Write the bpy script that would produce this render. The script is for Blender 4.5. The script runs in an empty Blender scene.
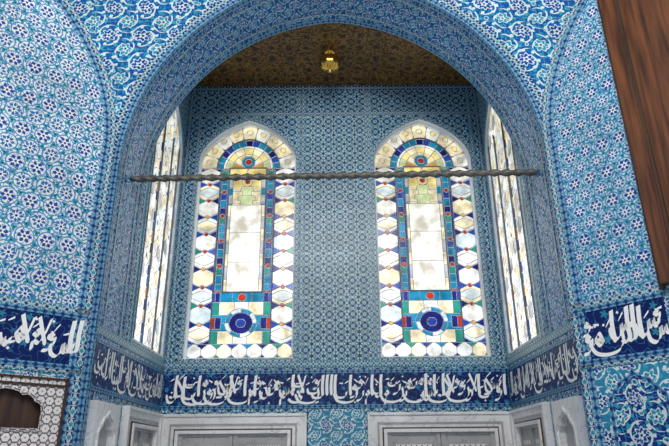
import bpy, math, random
from mathutils import Vector, Matrix
from mathutils.geometry import tessellate_polygon
random.seed(7)
sc=bpy.context.scene
EYE=1.6
# ------------------------------------------------------------ node helper
class G:
    def __init__(s,name):
        s.mat=bpy.data.materials.new(name); s.mat.use_nodes=True
        s.nt=s.mat.node_tree; s.nt.nodes.clear()
        s.out=s.nt.nodes.new('ShaderNodeOutputMaterial')
        uv=s.nt.nodes.new('ShaderNodeUVMap'); s.uvv=uv.outputs[0]
        sp=s.nt.nodes.new('ShaderNodeSeparateXYZ'); s.nt.links.new(s.uvv,sp.inputs[0])
        s.u=sp.outputs[0]; s.v=sp.outputs[1]
    def put(s,val,inp):
        if hasattr(val,'is_linked'): s.nt.links.new(val,inp)
        elif isinstance(val,(tuple,list)): inp.default_value=tuple(val)+((1,) if len(val)==3 and len(inp.default_value)==4 else ())
        else: inp.default_value=val
    def m(s,op,a,b=None,c=None):
        n=s.nt.nodes.new('ShaderNodeMath'); n.operation=op
        s.put(a,n.inputs[0])
        if b is not None: s.put(b,n.inputs[1])
        if c is not None: s.put(c,n.inputs[2])
        return n.outputs[0]
    def add(s,a,b): return s.m('ADD',a,b)
    def sub(s,a,b): return s.m('SUBTRACT',a,b)
    def mul(s,a,b): return s.m('MULTIPLY',a,b)
    def lt(s,a,b): return s.m('LESS_THAN',a,b)
    def gt(s,a,b): return s.m('GREATER_THAN',a,b)
    def ab(s,a): return s.m('ABSOLUTE',a)
    def mix(s,f,a,b):
        n=s.nt.nodes.new('ShaderNodeMix'); n.data_type='RGBA'
        s.put(f,n.inputs[0]); s.put(a,n.inputs[6]); s.put(b,n.inputs[7])
        return n.outputs[2]
    def noise(s,scale,detail=2,vec=None):
        n=s.nt.nodes.new('ShaderNodeTexNoise'); n.inputs['Scale'].default_value=scale
        n.inputs['Detail'].default_value=detail
        s.nt.links.new(vec if vec is not None else s.uvv,n.inputs['Vector'])
        return n
    def voro(s,scale,vec=None,rnd=1.0):
        n=s.nt.nodes.new('ShaderNodeTexVoronoi'); n.inputs['Scale'].default_value=scale
        n.inputs['Randomness'].default_value=rnd
        s.nt.links.new(vec if vec is not None else s.uvv,n.inputs['Vector'])
        return n
    def cell(s,pu,pv=None,ou=0.0,ov=0.0,u=None,v=None):
        pv=pv or pu; u=u or s.u; v=v or s.v
        a=s.sub(s.m('FRACT',s.add(s.m('DIVIDE',u,pu),ou)),.5)
        b=s.sub(s.m('FRACT',s.add(s.m('DIVIDE',v,pv),ov)),.5)
        if pv!=pu: b=s.mul(b,pv/pu)
        r=s.m('SQRT',s.add(s.mul(a,a),s.mul(b,b)))
        t=s.m('ARCTAN2',b,a)
        return a,b,r,t
    def petal(s,r,t,R,n,amp,ph=0):
        return s.lt(r,s.mul(s.add(s.mul(s.m('COSINE',s.add(s.mul(t,n),ph)),amp),1.0),R))
    def ring(s,r,R,w): return s.lt(s.ab(s.sub(r,R)),w)
    def warp(s,scale,amp):
        n=s.noise(scale,1); 
        v1=s.nt.nodes.new('ShaderNodeVectorMath'); v1.operation='SUBTRACT'
        s.nt.links.new(n.outputs['Color'],v1.inputs[0]); v1.inputs[1].default_value=(.5,.5,.5)
        v2=s.nt.nodes.new('ShaderNodeVectorMath'); v2.operation='SCALE'
        s.nt.links.new(v1.outputs[0],v2.inputs[0]); v2.inputs['Scale'].default_value=amp
        v3=s.nt.nodes.new('ShaderNodeVectorMath'); v3.operation='ADD'
        s.nt.links.new(s.uvv,v3.inputs[0]); s.nt.links.new(v2.outputs[0],v3.inputs[1])
        sp=s.nt.nodes.new('ShaderNodeSeparateXYZ'); s.nt.links.new(v3.outputs[0],sp.inputs[0])
        return v3.outputs[0],sp.outputs[0],sp.outputs[1]
    def grout(s,col,p=.25,w=.008,gc=(.55,.6,.62)):
        a=s.ab(s.sub(s.m('FRACT',s.m('DIVIDE',s.u,p)),.5)); b=s.ab(s.sub(s.m('FRACT',s.m('DIVIDE',s.v,p)),.5))
        return s.mix(s.mul(s.gt(s.m('MAXIMUM',a,b),.5-w),.6),col,gc)
    def done(s,col,rough=.2,metal=0,bump=.0,bscale=9,spec=.5,vary=True):
        if vary:
            n=s.noise(2.3,4)
            k=s.m('MULTIPLY_ADD',n.outputs['Fac'],.8,.58)
            vm=s.nt.nodes.new('ShaderNodeVectorMath'); vm.operation='SCALE'
            s.put(col,vm.inputs[0]) if hasattr(col,'is_linked') else setattr(vm.inputs[0],'default_value',col[:3])
            s.nt.links.new(k,vm.inputs['Scale']); col=vm.outputs[0]
        b=s.nt.nodes.new('ShaderNodeBsdfPrincipled')
        s.put(col,b.inputs['Base Color']); b.inputs['Roughness'].default_value=rough
        b.inputs['Metallic'].default_value=metal; b.inputs['Specular IOR Level'].default_value=spec
        if bump:
            n=s.noise(bscale,2); bp=s.nt.nodes.new('ShaderNodeBump'); bp.inputs['Strength'].default_value=bump
            bp.inputs['Distance'].default_value=.02
            s.nt.links.new(n.outputs['Fac'],bp.inputs['Height']); s.nt.links.new(bp.outputs[0],b.inputs['Normal'])
        s.nt.links.new(b.outputs[0],s.out.inputs[0]); return s.mat

WHITE=(.76,.82,.82); NAVY=(.006,.022,.14); COB=(.010,.055,.34); TURQ=(.02,.28,.42)

def mat_lattice(name='tile_lattice',p=.115,base=(.05,.27,.42),lt=(.42,.62,.62)):
    g=G(name)
    a,b,r,t=g.cell(p); a2,b2,r2,t2=g.cell(p,ou=.5,ov=.5)
    f=g.add(g.m('COSINE',g.mul(g.u,2*math.pi/p)),g.m('COSINE',g.mul(g.v,2*math.pi/p)))
    c=base
    c=g.mix(g.lt(g.ab(f),.55),c,(.008,.06,.20))
    c=g.mix(g.lt(g.ab(f),.2),c,lt)
    c=g.mix(g.petal(r,t,.27,4,.25),c,(.006,.045,.23))
    c=g.mix(g.petal(r,t,.16,8,.3),c,lt)
    c=g.mix(g.lt(r,.07),c,TURQ)
    c=g.mix(g.petal(r2,t2,.27,6,.3),c,lt)
    c=g.mix(g.petal(r2,t2,.17,6,.3,3.14),c,(.006,.045,.23))
    c=g.grout(c,p*2,.014,(.01,.06,.15))
    return g.done(c,.28,bump=.2,spec=.25)
def mat_floral(name,ground,acc,p=.13,R=.25):
    g=G(name)
    vec,u,v=g.warp(9,.014); q=p*1.732
    c=ground
    n=g.noise(40,1,vec); c=g.mix(g.lt(g.ab(g.sub(n.outputs['Fac'],.5)),.035),c,(.04,.20,.46))
    for ou,ov,fl in ((0,0,6),(.5,.5,8)):
        a,b,r,t=g.cell(p,q,ou,ov,u=u,v=v)
        c=g.mix(g.ring(r,.42,.028),c,acc)
        c=g.mix(g.petal(r,t,R,fl,.22),c,COB if fl==6 else (.012,.14,.44))
        c=g.mix(g.petal(r,t,R*.58,fl,.35,3.14),c,WHITE)
        c=g.mix(g.lt(r,.06),c,NAVY)
    for ou,ov in ((.5,.833),(0,.333),(.5,.167),(0,.667)):
        a,b,r,t=g.cell(p,q,ou,ov,u=u,v=v)
        c=g.mix(g.petal(r,t,.13,3,.35,ov*6),c,TURQ)
        c=g.mix(g.lt(r,.04),c,NAVY)
    c=g.grout(c,.25,.006,(.25,.4,.5))
    return g.done(c,.25,bump=.15,spec=.35)
def mat_arab(name,base,p=.26,light=(.66,.77,.80),mid=(.015,.30,.46),rough=.2,bump=.35,leaf=14,spec=.4,bs=6):
    g=G(name); vec,u,v=g.warp(6,.05); q=p
    c=base
    n=g.noise(leaf*2.2,1,vec); c=g.mix(g.lt(g.ab(g.sub(n.outputs['Fac'],.5)),.03),c,mid)
    vo=g.voro(leaf,vec,1.0)
    c=g.mix(g.lt(vo.outputs['Distance'],.25),c,light)
    c=g.mix(g.lt(vo.outputs['Distance'],.19),c,mid)
    c=g.mix(g.lt(vo.outputs['Distance'],.08),c,NAVY)
    for ou,ov,sg,fl in ((0,0,1,8),(.5,.5,-1,6)):
        a,b,r,t=g.cell(p,q,ou,ov,u=u,v=v)
        sp=g.m('COSINE',g.add(g.mul(t,2*sg),g.mul(r,24)))
        c=g.mix(g.mul(g.gt(sp,.84),g.lt(r,.40)),c,light)
        lf=g.mul(g.gt(g.m('COSINE',g.mul(t,7)),.55),g.ring(r,.33,.045))
        c=g.mix(lf,c,light if fl==8 else (.03,.36,.5))
        c=g.mix(g.petal(r,t,.20,fl,.22),c,light)
        c=g.mix(g.petal(r,t,.165,fl,.22),c,COB if fl==8 else mid)
        c=g.mix(g.petal(r,t,.09,5,.3),c,light)
        c=g.mix(g.lt(r,.035),c,NAVY)
    c=g.grout(c,.25,.006,(.3,.45,.55))
    return g.done(c,rough,bump=bump,bscale=bs,spec=spec)
def mat_border(name,bg=NAVY,fg=(.5,.64,.7),acc=TURQ,p=.06):
    g=G(name)
    a=g.sub(g.m('FRACT',g.m('DIVIDE',g.u,p)),.5)
    bb=g.m('DIVIDE',g.v,p); r=g.m('SQRT',g.add(g.mul(a,a),g.mul(bb,bb)))
    t=g.m('ARCTAN2',bb,a)
    c=bg
    c=g.mix(g.petal(r,t,.34,4,.3),c,fg); c=g.mix(g.petal(r,t,.18,6,.3),c,acc)
    c=g.mix(g.gt(g.ab(a),.46),c,fg)
    return g.done(c,.3,spec=.3)
def mat_band():
    g=G('calligraphy_ground'); vec,u,v=g.warp(8,.04)
    n=g.noise(22,1,vec); a,b,r,t=g.cell(.12,.12,u=u,v=v)
    c=(.004,.014,.12)
    c=g.mix(g.lt(g.ab(g.sub(n.outputs['Fac'],.5)),.018),c,(.02,.14,.32))
    c=g.mix(g.petal(r,t,.13,5,.4),c,(.03,.24,.4))
    return g.done(c,.4,bump=.05,spec=.2)
def simple(name,col,rough=.5,metal=0,vary=True,bump=0,bscale=9,spec=.5): 
    return G(name).done(col,rough,metal,vary=vary,bump=bump,bscale=bscale,spec=spec)
def mat_marble(name='marble',k=1.0):
    g=G(name); n=g.noise(5,6); n.inputs['Distortion'].default_value=1.5
    c=g.mix(g.lt(g.ab(g.sub(n.outputs['Fac'],.5)),.012),tuple(k*x for x in(.80,.80,.82)),tuple(k*x for x in(.6,.62,.66)))
    return g.done(c,.35)
def mat_wood(name,c1,c2):
    g=G(name); mp=g.nt.nodes.new('ShaderNodeMapping'); mp.inputs['Scale'].default_value=(1,.06,1)
    g.nt.links.new(g.uvv,mp.inputs[0]); n=g.noise(38,5,mp.outputs[0])
    mr=g.nt.nodes.new('ShaderNodeMapRange'); mr.inputs[1].default_value=.35; mr.inputs[2].default_value=.65; g.nt.links.new(n.outputs['Fac'],mr.inputs[0])
    return g.done(g.mix(mr.outputs[0],c1,c2),.45,bump=.1)
def mat_ceiling():
    g=G('gilded_ceiling'); vec,u,v=g.warp(8,.08); a,b,r,t=g.cell(.16,.16,u=u,v=v); n=g.noise(24,2,vec)
    c=(.07,.030,.008)
    c=g.mix(g.lt(g.ab(g.sub(n.outputs['Fac'],.5)),.05),c,(.30,.155,.03))
    c=g.mix(g.ring(r,.3,.03),c,(.26,.13,.025)); c=g.mix(g.petal(r,t,.15,6,.4),c,(.03,.014,.008))
    return g.done(c,.5)
def mat_inlay():
    g=G('mother_of_pearl_inlay'); a,b,r,t=g.cell(.042); a2,b2,r2,t2=g.cell(.042,ou=.5,ov=.5)
    c=(.13,.09,.09); c=g.mix(g.petal(r,t,.44,6,.06),c,(.84,.82,.82)); c=g.mix(g.lt(r,.09),c,(.3,.2,.2)); c=g.mix(g.petal(r2,t2,.17,4,.2),c,(.66,.64,.68))
    return g.done(c,.3)
def mat_glass(name,col,diff=.25):
    m=bpy.data.materials.new(name); m.use_nodes=True; nt=m.node_tree; nt.nodes.clear()
    o=nt.nodes.new('ShaderNodeOutputMaterial'); tr=nt.nodes.new('ShaderNodeBsdfTransparent'); tl=nt.nodes.new('ShaderNodeBsdfTranslucent')
    gl=nt.nodes.new('ShaderNodeBsdfGlossy'); gl.inputs['Roughness'].default_value=.15
    tc=nt.nodes.new('ShaderNodeTexCoord'); n=nt.nodes.new('ShaderNodeTexNoise'); n.inputs['Scale'].default_value=7; n.inputs['Detail'].default_value=4
    nt.links.new(tc.outputs['Object'],n.inputs['Vector'])
    mx=nt.nodes.new('ShaderNodeMix'); mx.data_type='RGBA'
    mx.inputs[6].default_value=(col[0]*.52,col[1]*.50,col[2]*.47,1); mx.inputs[7].default_value=(*[min(1,c*1.1) for c in col],1)
    mr=nt.nodes.new('ShaderNodeMapRange'); mr.inputs[1].default_value=.35; mr.inputs[2].default_value=.62
    nt.links.new(n.outputs['Fac'],mr.inputs[0]); nt.links.new(mr.outputs[0],mx.inputs[0])
    nt.links.new(mx.outputs[2],tr.inputs[0]); nt.links.new(mx.outputs[2],tl.inputs[0])
    m1=nt.nodes.new('ShaderNodeMixShader'); m1.inputs[0].default_value=diff; nt.links.new(tr.outputs[0],m1.inputs[1]); nt.links.new(tl.outputs[0],m1.inputs[2])
    m2=nt.nodes.new('ShaderNodeMixShader'); m2.inputs[0].default_value=.04; nt.links.new(m1.outputs[0],m2.inputs[1]); nt.links.new(gl.outputs[0],m2.inputs[2])
    nt.links.new(m2.outputs[0],o.inputs[0]); return m

M_LAT=mat_lattice(); M_LAT2=mat_lattice('tile_lattice_fine',.10,(.07,.32,.44),(.50,.68,.66))
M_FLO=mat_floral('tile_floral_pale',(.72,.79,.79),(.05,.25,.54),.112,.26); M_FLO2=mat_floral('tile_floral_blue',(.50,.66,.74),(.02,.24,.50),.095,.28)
M_SPAN=mat_arab('tile_spandrel',(.008,.09,.38),.25,leaf=14,light=(.62,.76,.78))
M_SOF=mat_arab('tile_soffit',(.008,.07,.32),.15,light=(.46,.63,.74),mid=(.012,.20,.42),rough=.10,bump=.9,leaf=26,spec=.30,bs=16)
M_LOW=mat_arab('tile_lower',(.03,.22,.42),.17,leaf=20)
M_CART=mat_arab('tile_cartouche',(.006,.025,.24),.17,leaf=16)
M_BN=mat_border('tile_border_navy'); M_BT=mat_border('tile_border_turquoise',(.03,.22,.36),(.5,.64,.68),NAVY,.05)
M_BL=mat_border('tile_border_light',(.22,.44,.56),(.02,.13,.36),NAVY,.045)
M_BAND=mat_band(); M_INK=simple('calligraphy_white',(.93,.94,.95),.5,vary=False,spec=.2)
M_MAR=mat_marble(); M_MARG=mat_marble('grey_marble',.5)
M_WOOD=mat_wood('walnut_wood',(.045,.014,.006),(.18,.06,.02)); M_WOODD=mat_wood('dark_wood',(.03,.015,.01),(.08,.04,.022))
M_CEIL=mat_ceiling(); M_INL=mat_inlay(); M_PLA=simple('plaster_white',(.76,.80,.83),.6)
M_IRON=simple('iron_rod',(.13,.125,.115),.5,.3); M_BRASS=simple('brass',(.85,.50,.10),.22,1,vary=False)
M_FLOOR=mat_marble('floor_marble',.8); M_CAME=simple('window_came',(.16,.17,.22),.6,vary=False)

# ------------------------------------------------------------ mesh helpers
def frame(o,X):
    X=Vector(X).normalized(); Y=Vector((0,0,1)); Z=X.cross(Y)
    m=Matrix((X,Y,Z)).transposed().to_4x4(); m.translation=Vector(o); return m
F_BACK=frame((0,5,EYE),(1,0,0)); F_FRONT=frame((0,3.5,EYE),(1,0,0))
F_L=frame((-1.42,0,EYE),(0,1,0)); F_R=frame((1.42,0,EYE),(0,-1,0))
F_DL=frame((-1.30,3.1,EYE),(.707,.707,0)); F_DR=frame((1.24,3.08,EYE),(.6,-.8,0))
def mkobj(name,verts,faces,M,mats,mi=None,uvs=None,parent=None,smooth=False):
    me=bpy.data.meshes.new(name); me.from_pydata([tuple(v) for v in verts],[],faces)
    for m in (mats if isinstance(mats,(list,tuple)) else [mats]): me.materials.append(m)
    if mi: me.polygons.foreach_set('material_index',mi)
    ul=me.uv_layers.new(name='UVMap')
    if uvs:
        k=0
        for fi,f in enumerate(faces):
            for j in range(len(f)): ul.data[k].uv=uvs[fi][j]; k+=1
    if smooth: me.polygons.foreach_set('use_smooth',[True]*len(faces))
    me.update()
    ob=bpy.data.objects.new(name,me); sc.collection.objects.link(ob)
    if M is not None: ob.matrix_world=M
    if parent is not None: ob.parent=parent
    return ob
def empty(name,M=Matrix.Identity(4)):
    e=bpy.data.objects.new(name,None); sc.collection.objects.link(e); e.matrix_world=M; e.empty_display_size=.1; return e
def area(l): return .5*sum(l[i][0]*l[(i+1)%len(l)][1]-l[(i+1)%len(l)][0]*l[i][1] for i in range(len(l)))
def slab_data(loops,z0,z1):
    V=[];F=[];MI=[];UV=[]
    loops=[l if (area(l)>0)==(i==0) else l[::-1] for i,l in enumerate(loops)]
    flat=[p for l in loops for p in l]; n=len(flat)
    V=[(p[0],p[1],z1) for p in flat]+[(p[0],p[1],z0) for p in flat]
    for t in tessellate_polygon([[Vector((p[0],p[1],0)) for p in l] for l in loops]):
        P=[flat[i] for i in t]
        if area(P)<0: t=t[::-1]
        t=tuple(t)
        F.append(t); MI.append(0); UV.append([flat[i] for i in t])
        tb=tuple(i+n for i in t[::-1]); F.append(tb); MI.append(0); UV.append([flat[i-n] for i in tb])
    o=0
    for l in loops:
        s=0
        for i in range(len(l)):
            j=(i+1)%len(l); d=math.dist(l[i],l[j])
            F.append((n+o+j,n+o+i,o+i,o+j)); MI.append(1)
            UV.append([(z0,s+d),(z0,s),(z1,s),(z1,s+d)]); s+=d
        o+=len(l)
    return V,F,MI,UV
def slab(name,M,loops,z0,z1,mat,rim=None,parent=None):
    V,F,MI,UV=slab_data(loops,z0,z1)
    return mkobj(name,V,F,M,[mat,rim or mat],MI,UV,parent)
def rect(x0,y0,x1,y1): return [(x0,y0),(x1,y0),(x1,y1),(x0,y1)]
def arch(a,rise,cx,ys,n=40,pt=.1,t0=0,t1=math.pi):
    out=[]
    for i in range(n+1):
        t=t0+(t1-t0)*i/n
        out.append((cx+a*math.cos(t), ys+rise*((1-pt)*math.sin(t)+pt*(1-abs(math.cos(t))))))
    return out
def win_loop(cx,y0,a,ys,rise,n=32,pt=.32): return [(cx-a,y0),(cx+a,y0)]+arch(a,rise,cx,ys,n,pt)
def ribbon(name,M,path,w,z0,z1,mat,closed=False,parent=None):
    n=len(path); L=[];R=[]
    for i in range(n):
        p=path[i]; a=path[(i-1)%n] if (closed or i>0) else None; b=path[(i+1)%n] if (closed or i<n-1) else None
        d1=Vector((p[0]-a[0],p[1]-a[1])).normalized() if a else None
        d2=Vector((b[0]-p[0],b[1]-p[1])).normalized() if b else None
        d1=d1 or d2; d2=d2 or d1
        t=(d1+d2)
        t=t.normalized() if t.length>1e-6 else d1
        nn=Vector((-t.y,t.x)); k=1/max(.4,nn.dot(Vector((-d1.y,d1.x))))
        L.append((p[0]+nn.x*w/2*k,p[1]+nn.y*w/2*k)); R.append((p[0]-nn.x*w/2*k,p[1]-nn.y*w/2*k))
    V=[];F=[];UV=[]
    for l,r in zip(L,R): V+= [(l[0],l[1],z1),(r[0],r[1],z1),(l[0],l[1],z0),(r[0],r[1],z0)]
    s=0
    for i in range(n if closed else n-1):
        j=(i+1)%n; d=math.dist(path[i],path[j]); a=4*i;b=4*j
        F.append((a+1,b+1,b,a)); UV.append([(s,-w/2),(s+d,-w/2),(s+d,w/2),(s,w/2)])
        F.append((a,b,b+2,a+2)); UV.append([(s,w/2),(s+d,w/2),(s+d,w/2),(s,w/2)])
        F.append((b+1,a+1,a+3,b+3)); UV.append([(s,w/2)]*4); s+=d
    if not closed:
        F.append((0,2,3,1)); UV.append([(0,0)]*4); e=4*(n-1); F.append((e,e+1,e+3,e+2)); UV.append([(0,0)]*4)
    return mkobj(name,V,F,M,mat,None,UV,parent)
def join_parts(name,parts,M,parent=None,mats=None):
    V=[];F=[];MI=[];UV=[]
    for (v,f,mi,uv),mo in parts:
        o=len(V); V+=v; F+=[tuple(i+o for i in q) for q in f]; MI+=[mo]*len(f); UV+=uv
    return mkobj(name,V,F,M,mats,MI,UV,parent)

# ------------------------------------------------------------ room shell
WY0,WSP,WR,WA=.785,2.63,.44,.458
WIN_X=[-.815,.835]; SWA=.40; SWX=4.53
slab('wall_back',F_BACK,[rect(-1.44,-1.6,1.44,3.6)]+[win_loop(x,WY0,WA,WSP,WR) for x in WIN_X],-.12,0,M_LAT,M_PLA)
for nm,F,s in (('wall_left',F_L,1),('wall_right',F_R,-1)):
    xs=sorted((s*4.0,s*5.0))
    slab(nm,F,[rect(xs[0],-1.6,xs[1],3.6),win_loop(s*SWX,WY0,SWA,WSP,WR)],-.03,0,M_LAT,M_PLA)
SP=1.85; RISE=1.55
big=arch(1.42,RISE,0,SP,72,.06)
slab('wall_front',F_FRONT,[[(1.42,-1.6),(2.8,-1.6),(2.8,4.2),(-2.8,4.2),(-2.8,-1.6),(-1.42,-1.6)]+[(-1.42,SP-.01-.0)]+big[::-1][1:-1]+[(1.42,SP-.01)]],-.5,0,M_SPAN,M_SOF)
def diag(name,F,s,mat):
    pts=[(0,-1.6),(0,1.75)]
    for i in range(1,31):
        t=i/30*math.pi/2*.92
        pts.append((1.5*(1-math.cos(t)),1.75+1.2*math.sin(t)))
    last=pts[-1]
    loop=[(s*p[0],p[1]) for p in pts]+[(s*last[0],4.2),(s*2.2,4.2),(s*2.2,-1.6)]
    slab(name,F,[loop],-.06,0,mat,M_BT)
    def off(d): 
        return [(s*(p[0]+d),p[1]-(0 if p[1]<=1.75 else d*.55)) for p in pts]
    return off
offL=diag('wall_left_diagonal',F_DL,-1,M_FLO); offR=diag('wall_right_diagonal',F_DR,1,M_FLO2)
slab('floor',Matrix.Translation((0,0,0)),[rect(-4,-4,4,5.2)],-.1,0,M_FLOOR)
slab('ceiling',Matrix.Translation((0,4.5,EYE+3.47)),[rect(-1.5,-.5,1.5,.55)],0,.08,M_CEIL)
slab('ceiling_room',Matrix.Translation((0,0,EYE+4.2)),[rect(-3.4,-3.6,3.4,3.6)],0,.08,M_CEIL)
# the rest of the kiosk behind the camera: side walls and a window wall
F_WL=frame((-2.9,0,EYE),(0,1,0)); F_WR=frame((2.6,0,EYE),(0,-1,0)); F_WB=frame((0,-3.2,EYE),(-1,0,0))
slab('wall_left_rear',F_WL,[rect(-3.3,-1.6,1.7,4.2)],-.1,0,M_FLO,None); slab('wall_right_rear',F_WR,[rect(-1.5,-1.6,3.3,4.2)],-.1,0,M_FLO,None)
slab('wall_rear',F_WB,[rect(-2.8,-1.6,3.1,4.2)]+[win_loop(x,-.6,.55,2.2,.5) for x in (-1.7,.0,1.7)],-.2,0,M_FLO,M_PLA)
tn=[0]
def trim(F,path,w,mat,z=.004,closed=False,z0=0):
    tn[0]+=1; return ribbon('tile_panel_%d'%tn[0],F,path,w,z0,z,mat,closed)
def tslab(F,loops,z,mat):
    tn[0]+=1; return slab('tile_panel_%d'%tn[0],F,loops,0,z,mat)  # flat tile panels and dado fields, counted along with the border trims
# back wall trims
tslab(F_BACK,[rect(-.285,.76,.30,3.12)],.002,M_LAT2)
for x in (-1.395,-1.30,-.335,-.295,.312,.352,1.32,1.395):
    trim(F_BACK,[(x,.70),(x,3.44)],.028,M_BN if abs(x)>.5 else M_BT)
trim(F_BACK,[(-1.41,3.14),(1.41,3.14)],.035,M_BN,.006); trim(F_BACK,[(-1.41,3.43),(1.41,3.43)],.06,M_BN,.006)
trim(F_BACK,[(-1.41,.735),(1.41,.735)],.05,M_BT,.006)
for x in WIN_X: trim(F_BACK,win_loop(x,WY0-.02,WA+.018,WSP,WR+.02),.025,M_BT,.008,True)
for F,s in ((F_L,1),(F_R,-1)):
    trim(F,win_loop(s*SWX,WY0-.02,SWA+.012,WSP,WR+.02),.02,M_BT,.008,True)
    trim(F,[(s*3.52,.735),(s*4.99,.735)],.05,M_BT,.006)
    for q in (4.06,): trim(F,[(s*q,.70),(s*q,3.3)],.04,M_BN)
def scale_arch(d): return [(-1.42-d,-.9),(-1.42-d,SP)]+arch(1.42+d,RISE+d,0,SP,72,.06)[::-1][1:-1]+[(1.42+d,SP),(1.42+d,-.9)]
trim(F_FRONT,scale_arch(.02),.035,M_BL,.006); trim(F_FRONT,scale_arch(.065),.05,M_BN,.004)
def soffit_strip(d0,d1,mat):
    path=scale_arch(-.004); V=[];F=[];UV=[];s=0
    for p in path: V+=[(p[0],p[1],-d0),(p[0],p[1],-d1)]
    for i in range(len(path)-1):
        d=math.dist(path[i],path[i+1]); w=(d1-d0)/2
        F.append((2*i,2*i+1,2*i+3,2*i+2)); UV.append([(s,w),(s,-w),(s+d,-w),(s+d,w)]); s+=d
    tn[0]+=1; mkobj('tile_panel_%d'%tn[0],V,F,F_FRONT,mat,None,UV)
soffit_strip(.0,.045,M_BL); soffit_strip(.09,.115,M_BN); soffit_strip(.385,.41,M_BN); soffit_strip(.455,.5,M_BL)
for F,off in ((F_DL,offL),(F_DR,offR)):
    trim(F,off(.018),.03,M_BN,.006); trim(F,off(.055),.035,M_BL,.006)
for F,s in ((F_DL,-1),(F_DR,1)):
    trim(F,[(s*.0,.73),(s*1.2,.73)],.035,M_BT,.006); trim(F,[(s*.0,.425),(s*1.2,.425)],.03,M_BT,.006)

# ------------------------------------------------------------ calligraphy
def cr(pts,n=8):
    if len(pts)<3: return [tuple(Vector(pts[0]).lerp(Vector(pts[1]),i/4)) for i in range(5)]
    P=[pts[0]]+pts+[pts[-1]]; out=[]
    for i in range(1,len(P)-2):
        for k in range(n):
            t=k/n; p0,p1,p2,p3=P[i-1],P[i],P[i+1],P[i+2]
            out.append(tuple(.5*((2*p1[c])+(-p0[c]+p2[c])*t+(2*p0[c]-5*p1[c]+4*p2[c]-p3[c])*t*t+(-p0[c]+3*p1[c]-3*p2[c]+p3[c])*t**3) for c in (0,1)))
    out.append(pts[-1]); return out
GL={
'alif':[[(.03,.93),(0,.6),(.01,.28)]],
'lam':[[(.03,.95),(0,.6),(.0,.34),(-.07,.24),(-.17,.3)]],
'lamalif':[[(.1,.9),(.02,.6),(-.08,.38),(-.17,.42)],[(-.14,.92),(-.05,.65),(.05,.36)]],
'nun':[[(.13,.46),(.15,.28),(.04,.13),(-.1,.15),(-.16,.36)],'d0.0,.42'],
'waw':[[(0,.42),(-.07,.49),(-.1,.4),(-.02,.36),(.03,.38),(.0,.24),(-.1,.13),(-.2,.12)]],
'sin':[[(.2,.44),(.17,.3),(.1,.3),(.09,.42),(.06,.3),(0,.3),(-.01,.42),(-.04,.24),(-.13,.14),(-.24,.2),(-.27,.38)]],
'kaf':[[(.13,.95),(-.05,.78),(-.02,.68),(.1,.46),(.05,.3),(-.15,.28)]],
'ha':[[(.08,.36),(.02,.52),(-.07,.42),(.0,.28),(.09,.34),(-.02,.4),(-.14,.3)]],
'mim':[[(.07,.34),(.02,.44),(-.05,.36),(.02,.29),(-.05,.2),(-.06,.02)]],
'ra':[[(.05,.42),(.03,.26),(-.08,.14),(-.18,.12)]],
'ya':[[(.14,.4),(.05,.42),(.03,.3),(.1,.22),(.0,.1),(-.2,.1),(-.32,.2)]],
'ba':[[(.16,.4),(.13,.27),(0,.22),(-.15,.25),(-.19,.38)],'d0.0,.1'],
'sweep':[[(.3,.5),(.32,.3),(.2,.12),(-.05,.06),(-.3,.12),(-.42,.34)]],
}
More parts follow.
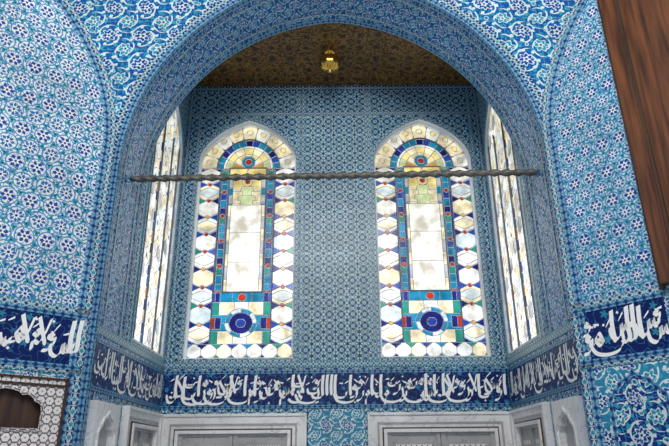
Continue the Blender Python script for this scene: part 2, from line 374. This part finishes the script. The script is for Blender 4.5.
def calligraphy(F,x0,x1,yb,H,seed=1,step=.155,wt=1.0):
    rnd=random.Random(seed); V=[];Fc=[]; zc=[.0062]
    def stroke(pts,w,ang=.95,sx=0,dy=0):
        pp=cr(pts); nx,ny=math.cos(ang)*w/2,math.sin(ang)*w/2; o=len(V); n=len(pp); zc[0]+=.000006
        for i,p in enumerate(pp):
            a=pp[max(0,i-1)]; b=pp[min(n-1,i+1)]; t=Vector((b[0]-a[0],b[1]-a[1])); t=t.normalized() if t.length>0 else Vector((1,0))
            k=.018
            f=.4 if i==n-1 else (.75 if i==n-2 else 1)
            px,py=-t.y*k/2,t.x*k/2
            sg=1 if (nx*px+ny*py)>=0 else -1
            X,Y=(nx+sg*px)*f,(ny+sg*py)*f
            V.append((sx+(p[0]+X)*H,yb+(p[1]+dy+Y)*H,zc[0])); V.append((sx+(p[0]-X)*H,yb+(p[1]+dy-Y)*H,zc[0]))
        for i in range(n-1): Fc.append((o+2*i,o+2*i+1,o+2*i+3,o+2*i+2))
    def dot(x,y,r):
        o=len(V); zc[0]+=.000006
        for a in range(4): V.append((x+r*H*math.cos(a*math.pi/2+.2),yb+(y)*H+r*H*math.sin(a*math.pi/2+.2),zc[0]))
        Fc.append((o,o+1,o+2,o+3))
    x=x1-.14*H; tall=['alif','lam','lamalif','kaf','alif','lam']; low=['nun','waw','sin','ha','mim','ra','ya','ba','sweep']
    i=0; pat=[0,1,1,0,0,1,0,1,1,1]
    while x>x0+.25*H:
        lo=pat[i%10] if rnd.random()<.8 else 1-pat[i%10]
        nm=(low if lo else tall)[rnd.randrange(9 if lo else 6)]
        if nm=='sweep' and (x-.5*H<x0 or x+.35*H>x1): nm='nun'
        dyy=0 if nm in tall or nm=='sweep' else rnd.choice((0,0,.12,.2))
        for st in GL[nm]:
            if isinstance(st,str):
                a,b=[float(q) for q in st[1:].split(',')]; dot(x+a*H,b+dyy,.036)
            else: stroke(st,wt*(.075 if nm in('alif','lam') else .068),rnd.uniform(.75,1.0) if nm not in ('alif','lam') else .35,x,dyy+rnd.uniform(-.02,.02))
        if lo:
            q=rnd.random()
            if q<.6 and dyy<.1:
                g=GL[rnd.choice(('waw','ra','ha','ba'))][0]; stroke([(a*.75,b*.7+.42) for a,b in g],.055*wt,.9,x)
            stroke([(.06,.64+rnd.uniform(0,.22)),(-.06,.58+rnd.uniform(0,.22))],.03,1.2,x+rnd.uniform(-.05,.05)*H)
            if rnd.random()<.6: dot(x-.05*H,rnd.choice((.08,.66,.86)),.033)
        x-=step*H*rnd.uniform(.85,1.2)*(1.15 if lo else .85); i+=1
    return mkobj('script',V,Fc,F,M_INK)
B0,B1=.385,.685
def band(F,x0,x1,y0,y1,seed,step=.155,name='calligraphy_frieze',wt=1.0):
    e=empty(name,F); inv=F.inverted()
    o=slab('ground',F,[rect(x0,y0,x1,y1)],0,.005,M_BAND); o.parent=e; o.matrix_parent_inverse=inv
    for yy in (y0+.012,y1-.012):
        r=ribbon('edge',F,[(x0,yy),(x1,yy)],.024,.0,.009,M_BL); r.parent=e; r.matrix_parent_inverse=inv
    o=calligraphy(F,x0,x1,y0+.022,(y1-y0-.044),seed,step,wt); o.parent=e; o.matrix_parent_inverse=inv
band(F_BACK,-1.41,1.41,B0,B1,3,.15,wt=1.05)
band(F_L,3.52,4.99,B0,B1,5); band(F_R,-4.99,-3.52,B0,B1,8)
band(F_DL,-1.2,-.01,.43,.715,13,.165,wt=1.1); band(F_DR,.01,.475,.43,.715,22,.15,wt=1.05)

# ------------------------------------------------------------ stained glass windows
COLS=[('glass_white',(.84,.85,.86)),('glass_cream',(.90,.80,.58)),('glass_navy',(.010,.015,.16)),('glass_turquoise',(.01,.22,.42)),
('glass_green',(.02,.24,.20)),('glass_red',(.42,.03,.02)),('glass_amber',(.62,.32,.08)),('glass_clear',(1.0,.98,.94)),('glass_pale_green',(.64,.74,.42)),('glass_grey',(.42,.46,.52)),('glass_yellow',(.88,.72,.30)),('glass_cobalt',(.02,.06,.38)),
('glass_pale_blue',(.66,.78,.88))]
NC=len(COLS)
GM=[mat_glass(n,c,.2) for n,c in COLS]+[M_CAME]
Wt,Cr,Nv,Tq,Gn,Rd,Am,Cl,Pg,Gy,Yl,Cb,Pb=range(13)
def hexcell(u,v,p):
    a=u/p; b=v/(p*1.732)
    c1=(round(a),round(b)); c2=(math.floor(a)+.5,math.floor(b)+.5)
    d1=(a-c1[0])**2+3*(b-c1[1])**2; d2=(a-c2[0])**2+3*(b-c2[1])**2
    c=c1 if d1<d2 else c2
    return int(round(c[0]*2))+500, int(round(c[1]*2))+500, min(d1,d2)
def piece(u,v):
    a=abs(u); sg=1 if u>0 else 0
    if v>1.80:
        rr=math.hypot(u/.445,(v-1.80)/.46); th=math.atan2(v-1.80,u)
        if rr>.66:
            q=th/(math.pi/9); k=int(q); f=abs(q-k-.5)*2
            if math.hypot(f*.8,(rr-.84)*6)<.34: return (Yl if k%2 else Cr,160+k)
            s=f*.9+abs(rr-.83)*2.4
            if s<1.1: return (Cr if k%3 else Wt,100+k)
            return (Nv if rr<.8 else Am,120+int(q+.5)+(20 if rr<.8 else 0))
        if rr>.52:
            q=th/(math.pi/13); k=int(q); return ((Tq,Cb,Nv,Tq)[k%4],200+k)
        if rr>.47: return (Wt,250+int(th/(math.pi/7)))
        if math.hypot(u,v-1.87)<.032: return (Rd,260)
        if math.hypot(u,v-1.87)<.062: return (Tq,261)
        q=int(th/(math.pi/7)); k=0 if rr<.33 else 10
        return ((Pg,Yl,Cr,Yl,Cr,Yl,Pg)[min(6,q)] if k else (Am,Cr,Yl,Cr,Yl,Cr,Am)[min(6,q)],270+q+k)
    if v<.135:
        q=(u+.445)/.1272; k=int(q); f=abs(q-k-.5)*2; w=abs(v/.135-.5)*2
        if f*.8+w<1.15: 
            return ((Wt,Wt,Cr,Wt)[k%4],300+k)
        return ((Tq,Nv,Gn,Cb)[int(q+.5)%4],320+int(q+.5)*2+(v>.067))
    if a>.255:
        q=(v-.135)/.1665; k=int(q); f=abs(q-k-.5)*2; du=(a-.350)/.0925; au=abs(du); rj=round(q)
        if math.hypot((a-.350),(abs(q-rj)*.1665))<.019 and 0<rj<10: return ((Rd,Am,Rd)[rj%3],430+rj+12*sg)
        if f+.5*au**1.3<1.03:
            if f+.5*au**1.3<.62 and k%2==0: return ((Cr,Pb,Wt)[k//2%3],1400+k+12*sg)
            return ((Wt,Pb,Wt,Cr,Wt)[(k+sg)%5],400+k+12*sg)
        return ((Nv,Cb)[rj%2] if du<0 else (Cb,Nv,Gn)[rj%3],460+rj*4+sg*2+(1 if du>0 else 0))
    if v<.50:
        dy=v-.315; d=math.hypot(u/.135,dy/.125); th=math.atan2(dy,u)
        if d<.30: return (Cb,499)
        if d<.74: return (Nv,500)
        if d<1.0: return ((Pb,Tq)[int(th/(math.pi/4)+8)%2],501+int(th/(math.pi/4)+8))
        if a>.17 and abs(dy)<.05: return (Nv if a<.22 else Rd,525+sg+(2 if a<.22 else 0))
        if abs(dy)<.07: return (Tq,540+sg+2*(v>.315))
        if a>.19: return (Gn,560+sg+2*(v>.315))
        return (Wt if a<.06 else Cr,570+sg+2*(v>.315)+(4 if a<.06 else 0)-(sg if a<.06 else 0))
    if v<.585:
        if math.hypot(u,v-.542)<.034: return (Rd,520)
        if abs(a-.21)<.02: return (Nv,528+sg)
        return (Tq if a<.19 else Cb,521+sg+(2 if a<.19 else 0)+(4 if a<.085 else 0))
    if a>.172:
        q=(v-.585)/.081; k=int(q); rj=round(q)
        if math.hypot(a-.213,(abs(q-rj))*.081)<.021 and rj%3==0: return (Rd,600+rj+30*sg)
        if abs(a-.213)>.029: return ((Cb,Tq,Nv)[(k//3)%3],810+k//3+30*sg+60*(a>.213))
        return ((Tq,Tq,Gn,Nv,Tq,Cb)[k%6],640+k+30*sg)
    if v<1.42:
        if a>.14:
            return (Gy if int((v-.585)/.12)%2 else Cr,700+sg+2*int((v-.585)/.12))
        return (Cl,760+int((v-.585)/.28))
    if math.hypot(u,v-1.66)<.025: return (Rd,720)
    if math.hypot(u,v-1.66)<.05: return (Yl,719)
    t=(v-1.42)/.38
    if a<.10*(1-t)*(1 if int(t*8)%2 else .6): return (Pg,721+int(t*4))
    if a>.13 and v<1.72: return (Tq if int(v/.08)%2 else Gy,1730+sg+2*int(v/.08))
    return (Cr if v<1.6 else Yl,735+sg+2*int(v/.12))
def piece_side(u,v):
    a=abs(u); sg=1 if u>0 else 0
    if a>.375 and v<1.8: return ((Gy,Tq,Wt,Nv)[int(v/.06)%4],3000+int(v/.06)*2+sg)
    if .15<a<.19 and v<1.8: return ((Tq,Cb,Cr,Nv,Am)[int(v/.09)%5],5000+int(v/.09)*2+sg)
    i,j,d=hexcell(u,v,.13)
    if d<.03 and (i+j)%3==0: return ((Am,Cb,Tq)[j%3],100000+i*1000+j)
    return ((Wt,Cr,Cl,Gy,Cl,Wt,Cr,Pb,Wt)[(i*5+j*3)%9] ,i*1000+j)
def glass_mesh(name,fn,a_scale,M,parent):
    st=.005; nx=int(.89/st); ny=int(2.29/st)+1
    ids={}
    for j in range(ny):
        for i in range(nx):
            ids[i,j]=fn(-.445+(i+.5)*st,(j+.5)*st)
    V=[];F=[];MI=[]
    for j in range(ny):
        run=None
        for i in range(nx+1):
            key=None
            if i<nx:
                c,p=ids[i,j]
                key=c
                if ids.get((i+1,j),(0,p))[1]!=p or ids.get((i,j+1),(0,p))[1]!=p: key=NC
                u=-.445+(i+.5)*st; v=(j+.5)*st
                if v>1.86 and abs(u)<=.445:
                    if math.hypot(u/.445,(v-1.845)/.44)>1.04: key=NC
                if abs(u)>.440 or v<.008: key=NC
            if run and run[1]!=key:
                x0=(-.445+run[0]*st)*a_scale; x1=(-.445+i*st)*a_scale; y0=j*st; y1=y0+st; o=len(V)
                z=.004 if run[1]==NC else 0
                V+=[(x0,y0,z),(x1,y0,z),(x1,y1,z),(x0,y1,z)]; F.append((o,o+1,o+2,o+3)); MI.append(run[1]); run=None
            if run is None and key is not None: run=(i,key)
    return mkobj(name,V,F,M,GM,MI,None,parent)
gm={}; wi=0
for F,cx,w,z,fn in ((F_BACK,WIN_X[0],WA,-.07,piece),(F_BACK,WIN_X[1],WA,-.07,piece),(F_L,SWX,SWA,-.018,piece_side),(F_R,-SWX,SWA,-.018,piece_side)):
    wi+=1; L=F@Matrix.Translation((cx,WY0,z)); e=empty('window_%d'%wi,L); a=w/.452
    if fn in gm: 
        g=bpy.data.objects.new('stained_glass',gm[fn]); sc.collection.objects.link(g)
    else:
        g=glass_mesh('stained_glass',fn,a,None,None); gm[fn]=g.data
    g.parent=e
    outer=win_loop(0,0,w,WSP-WY0,WR); inner=win_loop(0,.016,w-.016,WSP-WY0,WR-.018)
    V_,F_,MI_,UV_=slab_data([outer,inner],-.01,.02)
    mkobj('plaster_frame',V_,F_,None,[M_PLA,M_PLA],MI_,UV_,e)
    if fn is piece:
        ribbon('came_panel',None,[(-.172*a,.585),(.172*a,.585),(.172*a,1.80),(-.172*a,1.80)],.010,.0,.014,M_CAME,True,e)
        for q in (-1,1): ribbon('came_rails',None,[(q*.255*a,.135),(q*.255*a,1.80)],.010,0,.014,M_CAME,False,e)
        ribbon('came_arch',None,arch(.295*a,.31,0,1.80,24,.1),.010,0,.014,M_CAME,False,e)
    else:
        for q in (-.375,-.15,.15,.375): ribbon('came_rails',None,[(q*a,.02),(q*a,1.9)],.012,0,.012,M_CAME,False,e)

# ------------------------------------------------------------ marble cabinets under the frieze
def cabinet(name,F,x0,x1,y1,y0=-.75,fw=.15):
    e=empty(name,F)
    parts=[]
    def add(loops,z0,z1,m): parts.append((slab_data(loops,z0,z1),m))
    add([rect(x0,y0,x1,y1),rect(x0+fw,y0+fw,x1-fw,y1-fw)],0,.035,0)
    add([rect(x0,y0,x1,y1),rect(x0+.02,y0+.02,x1-.02,y1-.02)],.035,.05,0)
    add([rect(x0+fw*.5,y0+fw*.5,x1-fw*.5,y1-fw*.5),rect(x0+fw*.6,y0+fw*.6,x1-fw*.6,y1-fw*.6)],.035,.042,1)
    add([rect(x0+fw-.025,y0+fw-.025,x1-fw+.025,y1-fw+.025),rect(x0+fw,y0+fw,x1-fw,y1-fw)],.035,.055,0)
    add([rect(x0+fw-.036,y0+fw-.036,x1-fw+.036,y1-fw+.036),rect(x0+fw-.026,y0+fw-.026,x1-fw+.026,y1-fw+.026)],.035,.045,2)
    cx=(x0+x1)/2; a,b,c,d=x0+fw,y0+fw,x1-fw,y1-fw
    join_parts('marble_frame',parts,None,e,[M_MAR,M_MARG,M_WOODD])
    parts=[]
    for (l,r_) in ((a,cx-.003),(cx+.003,c)):
        parts.append((slab_data([rect(l,b,r_,d)],.001,.012),2))
        parts.append((slab_data([rect(l,b,r_,d),rect(l+.03,b+.05,r_-.03,d-.02)],.012,.026,),2))
        h=(d-b-.2)/3
        for k in range(3): parts.append((slab_data([rect(l+.06,b+.07+k*(h+.03),r_-.06,b+.07+k*(h+.03)+h-.02)],.012,.02),1))
    join_parts('shutters',parts,None,e,[M_WOODD,M_INL,M_MARG])
cabinet('marble_framed_cabinet',F_BACK,-1.395,-.235,.345); cabinet('marble_framed_cabinet',F_BACK,.25,1.395,.345)
cabinet('marble_framed_cabinet',F_L,4.12,4.92,.345,fw=.13); cabinet('marble_framed_cabinet',F_R,-4.92,-4.12,.345,fw=.13)
tslab(F_BACK,[rect(-.22,-.8,.235,.375)],.004,M_LOW)
tslab(F_DR,[rect(.01,-.9,1.2,.405)],.003,M_LOW)
tslab(F_DL,[rect(-1.2,-.9,-.01,.405)],.003,M_LOW)
def ogee(cx,w,y0,y1):
    pr=[(1,.0),(1.0,.25),(.85,.42),(.78,.5),(.70,.48),(.62,.62),(.45,.78),(.28,.80),(.14,.88),(0,1.0)]
    return [(cx-w,y0),(cx+w,y0)]+[(cx+w*a,y1-.16+.16*b) for a,b in pr]+[(cx-w*a,y1-.16+.16*b) for a,b in pr[::-1][1:]]
def niche(name,F,cx,w,y1,y0=-.7):
    e=empty(name,F)
    hole=ogee(cx,w-.075,y0+.07,y1-.07)
    slab('surround',None,[rect(cx-w,y0,cx+w,y1),hole],0,.045,M_MAR,M_MAR,e)
    slab('recess_back',None,[ogee(cx,w-.07,y0+.06,y1-.06)],.0,.006,M_MARG,None,e)
    ribbon('moulding',None,ogee(cx,w-.055,y0+.05,y1-.055),.014,.045,.055,M_MAR,True,e)
niche('marble_wall_niche',F_L,3.76,.2,.33); niche('marble_wall_niche',F_R,-3.76,.2,.33)
e=empty('inlaid_niche_cabinet',F_DL)
def cab_hole(x0,x1,y0,y1):
    cx=(x0+x1)/2; w=(x1-x0)/2; h=y1-y0
    pr=[(1,.45),(.97,.6),(.86,.7),(.78,.70),(.7,.82),(.55,.88),(.42,.86),(.3,.95),(0,1.0)]
    return [(x0,y0),(x1,y0)]+[(cx+w*a,y0+h*b) for a,b in pr]+[(cx-w*a,y0+h*b) for a,b in pr[::-1][1:]]
holes=[cab_hole(-.52,-.175,y,y+.185) for y in (.14,-.12,-.38)]
slab('carcass',None,[rect(-.62,-.6,-.07,.385)]+holes,.003,.035,M_INL,M_WOODD,e)
for h in holes: slab('pigeonhole_back',None,[h],.003,.006,M_WOODD,None,e)
for y in (.375,.345): ribbon('rail',None,[(-.62,y),(-.07,y)],.010,.035,.042,M_WOODD,False,e)
ribbon('stile',None,[(-.078,-.6),(-.078,.385)],.012,.035,.042,M_WOODD,False,e)
for h in holes: ribbon('edging',None,h,.012,.035,.041,M_INL,True,e)
e=empty('tile_cartouche',F_DR)
slab('field',None,[ogee(.27,.135,-.7,.37)],.003,.007,M_CART,None,e); ribbon('outline',None,ogee(.27,.135,-.7,.37),.018,.003,.009,M_BL,True,e)
e=empty('wooden_shutter',F_DR)
sx0,sx1,sy0,sy1=.50,1.15,.74,3.2
pp=[(slab_data([rect(sx0,sy0,sx1,sy1)],.002,.03),0)]
pp.append((slab_data([rect(sx0,sy0,sx1,sy1),rect(sx0+.075,sy0+.12,sx1-.10,sy1-.12)],.03,.055),0))
pp.append((slab_data([rect(sx0+.075,sy0+.12,sx1-.10,sy1-.12),rect(sx0+.09,sy0+.14,sx1-.118,sy1-.14)],.03,.045),1))
pp.append((slab_data([rect(sx0+.12,sy0+.2,sx1-.17,sy1-.2)],.03,.045),0))
join_parts('leaf',pp,None,e,[M_WOOD,M_WOODD])
slab('jamb_strip',None,[rect(sx0-.02,sy0-.02,sx0,sy1)],.002,.03,M_WOODD,None,e)

# ------------------------------------------------------------ twisted tie rod
V=[];F=[];UV=[];n=420;seg=8;L=2.838
for i in range(n+1):
    x=-L/2+L*i/n; tw=x*38
    for k in range(seg):
        t=2*math.pi*k/seg; rad=.022*(1+.25*math.cos(2*t))
        V.append((x,rad*math.cos(t+tw),rad*math.sin(t+tw)))
for i in range(n):
    for k in range(seg):
        a=i*seg+k;b=i*seg+(k+1)%seg; F.append((a,b,b+seg,a+seg)); UV.append([(i*.01,k*.02)]*4)
F.append(tuple(range(seg))[::-1]);UV.append([(0,0)]*seg);F.append(tuple(n*seg+k for k in range(seg)));UV.append([(0,0)]*seg)
R=Matrix.Translation((0,3.75,EYE+1.85))@Matrix.Rotation(-.008,4,'Y')
mkobj('tie_rod',V,F,R,M_IRON,None,UV,smooth=True)
# ------------------------------------------------------------ brass ceiling lamp
prof=[(0,0),(.06,0),(.062,-.012),(.04,-.02),(.035,-.03),(.06,-.045),(.085,-.075),(.095,-.105),(.088,-.14),(.065,-.168),(.035,-.182),(.018,-.19),(.02,-.2),(.01,-.21),(0,-.214)]
V=[];F=[];seg=48
for r,z in prof:
    for k in range(seg):
        t=2*math.pi*k/seg; f=1+(.10*abs(math.cos(5*t)) if z<-.04 and z>-.185 else .04*math.cos(12*t))
        V.append((r*f*math.cos(t),r*f*math.sin(t),z))
for i in range(len(prof)-1):
    for k in range(seg):
        a=i*seg+k;b=i*seg+(k+1)%seg; F.append((a,a+seg,b+seg,b))
mkobj('brass_ceiling_lamp',V,F,Matrix.Translation((-.03,4.5,EYE+3.47)),M_BRASS,smooth=True)

# ------------------------------------------------------------ light
w=bpy.data.worlds.new('sky'); sc.world=w; w.use_nodes=True; nt=w.node_tree; nt.nodes.clear()
o=nt.nodes.new('ShaderNodeOutputWorld'); bg=nt.nodes.new('ShaderNodeBackground'); tc=nt.nodes.new('ShaderNodeTexCoord')
sp=nt.nodes.new('ShaderNodeSeparateXYZ'); nt.links.new(tc.outputs['Generated'],sp.inputs[0])
nz=nt.nodes.new('ShaderNodeTexNoise'); nz.inputs['Scale'].default_value=9; nt.links.new(tc.outputs['Generated'],nz.inputs['Vector'])
ad=nt.nodes.new('ShaderNodeMath'); ad.operation='MULTIPLY_ADD'; nt.links.new(nz.outputs['Fac'],ad.inputs[0]); ad.inputs[1].default_value=.25; nt.links.new(sp.outputs[2],ad.inputs[2])
cr_=nt.nodes.new('ShaderNodeValToRGB'); cr_.color_ramp.elements[0].position=.22; cr_.color_ramp.elements[0].color=(.62,.68,.72,1)
cr_.color_ramp.elements[1].position=.75; cr_.color_ramp.elements[1].color=(.54,.53,.44,1)
el=cr_.color_ramp.elements.new(.36); el.color=(1,.99,.95,1)
el=cr_.color_ramp.elements.new(.52); el.color=(.62,.62,.56,1)
nt.links.new(ad.outputs[0],cr_.inputs[0]); nt.links.new(cr_.outputs[0],bg.inputs[0]); bg.inputs[1].default_value=1.9; nt.links.new(bg.outputs[0],o.inputs[0])
def light(kind,name,loc,target,energy,**k):
    l=bpy.data.lights.new(name,kind); l.energy=energy
    for a,b in k.items(): setattr(l,a,b)
    ob=bpy.data.objects.new(name,l); sc.collection.objects.link(ob); ob.location=loc
    ob.rotation_euler=(Vector(target)-Vector(loc)).to_track_quat('-Z','Y').to_euler(); return ob
light('AREA','room_fill',(0,-.2,5.3),(0,4.6,2.4),205,size=2.2,color=(1,.96,.90))  # added unseen area light below the room ceiling, brightens the recess
# ------------------------------------------------------------ camera
cam=bpy.data.cameras.new('camera'); co=bpy.data.objects.new('camera',cam); sc.collection.objects.link(co)
cam.sensor_width=36; cam.lens=594/669*36; cam.clip_start=.05
co.matrix_world=Matrix.Translation((0,0,EYE))@Matrix.Rotation(math.radians(90+21.7),4,'X')@Matrix.Rotation(math.radians(-.5),4,'Z')
sc.camera=co
try: sc.view_settings.view_transform='Standard'
except Exception: pass
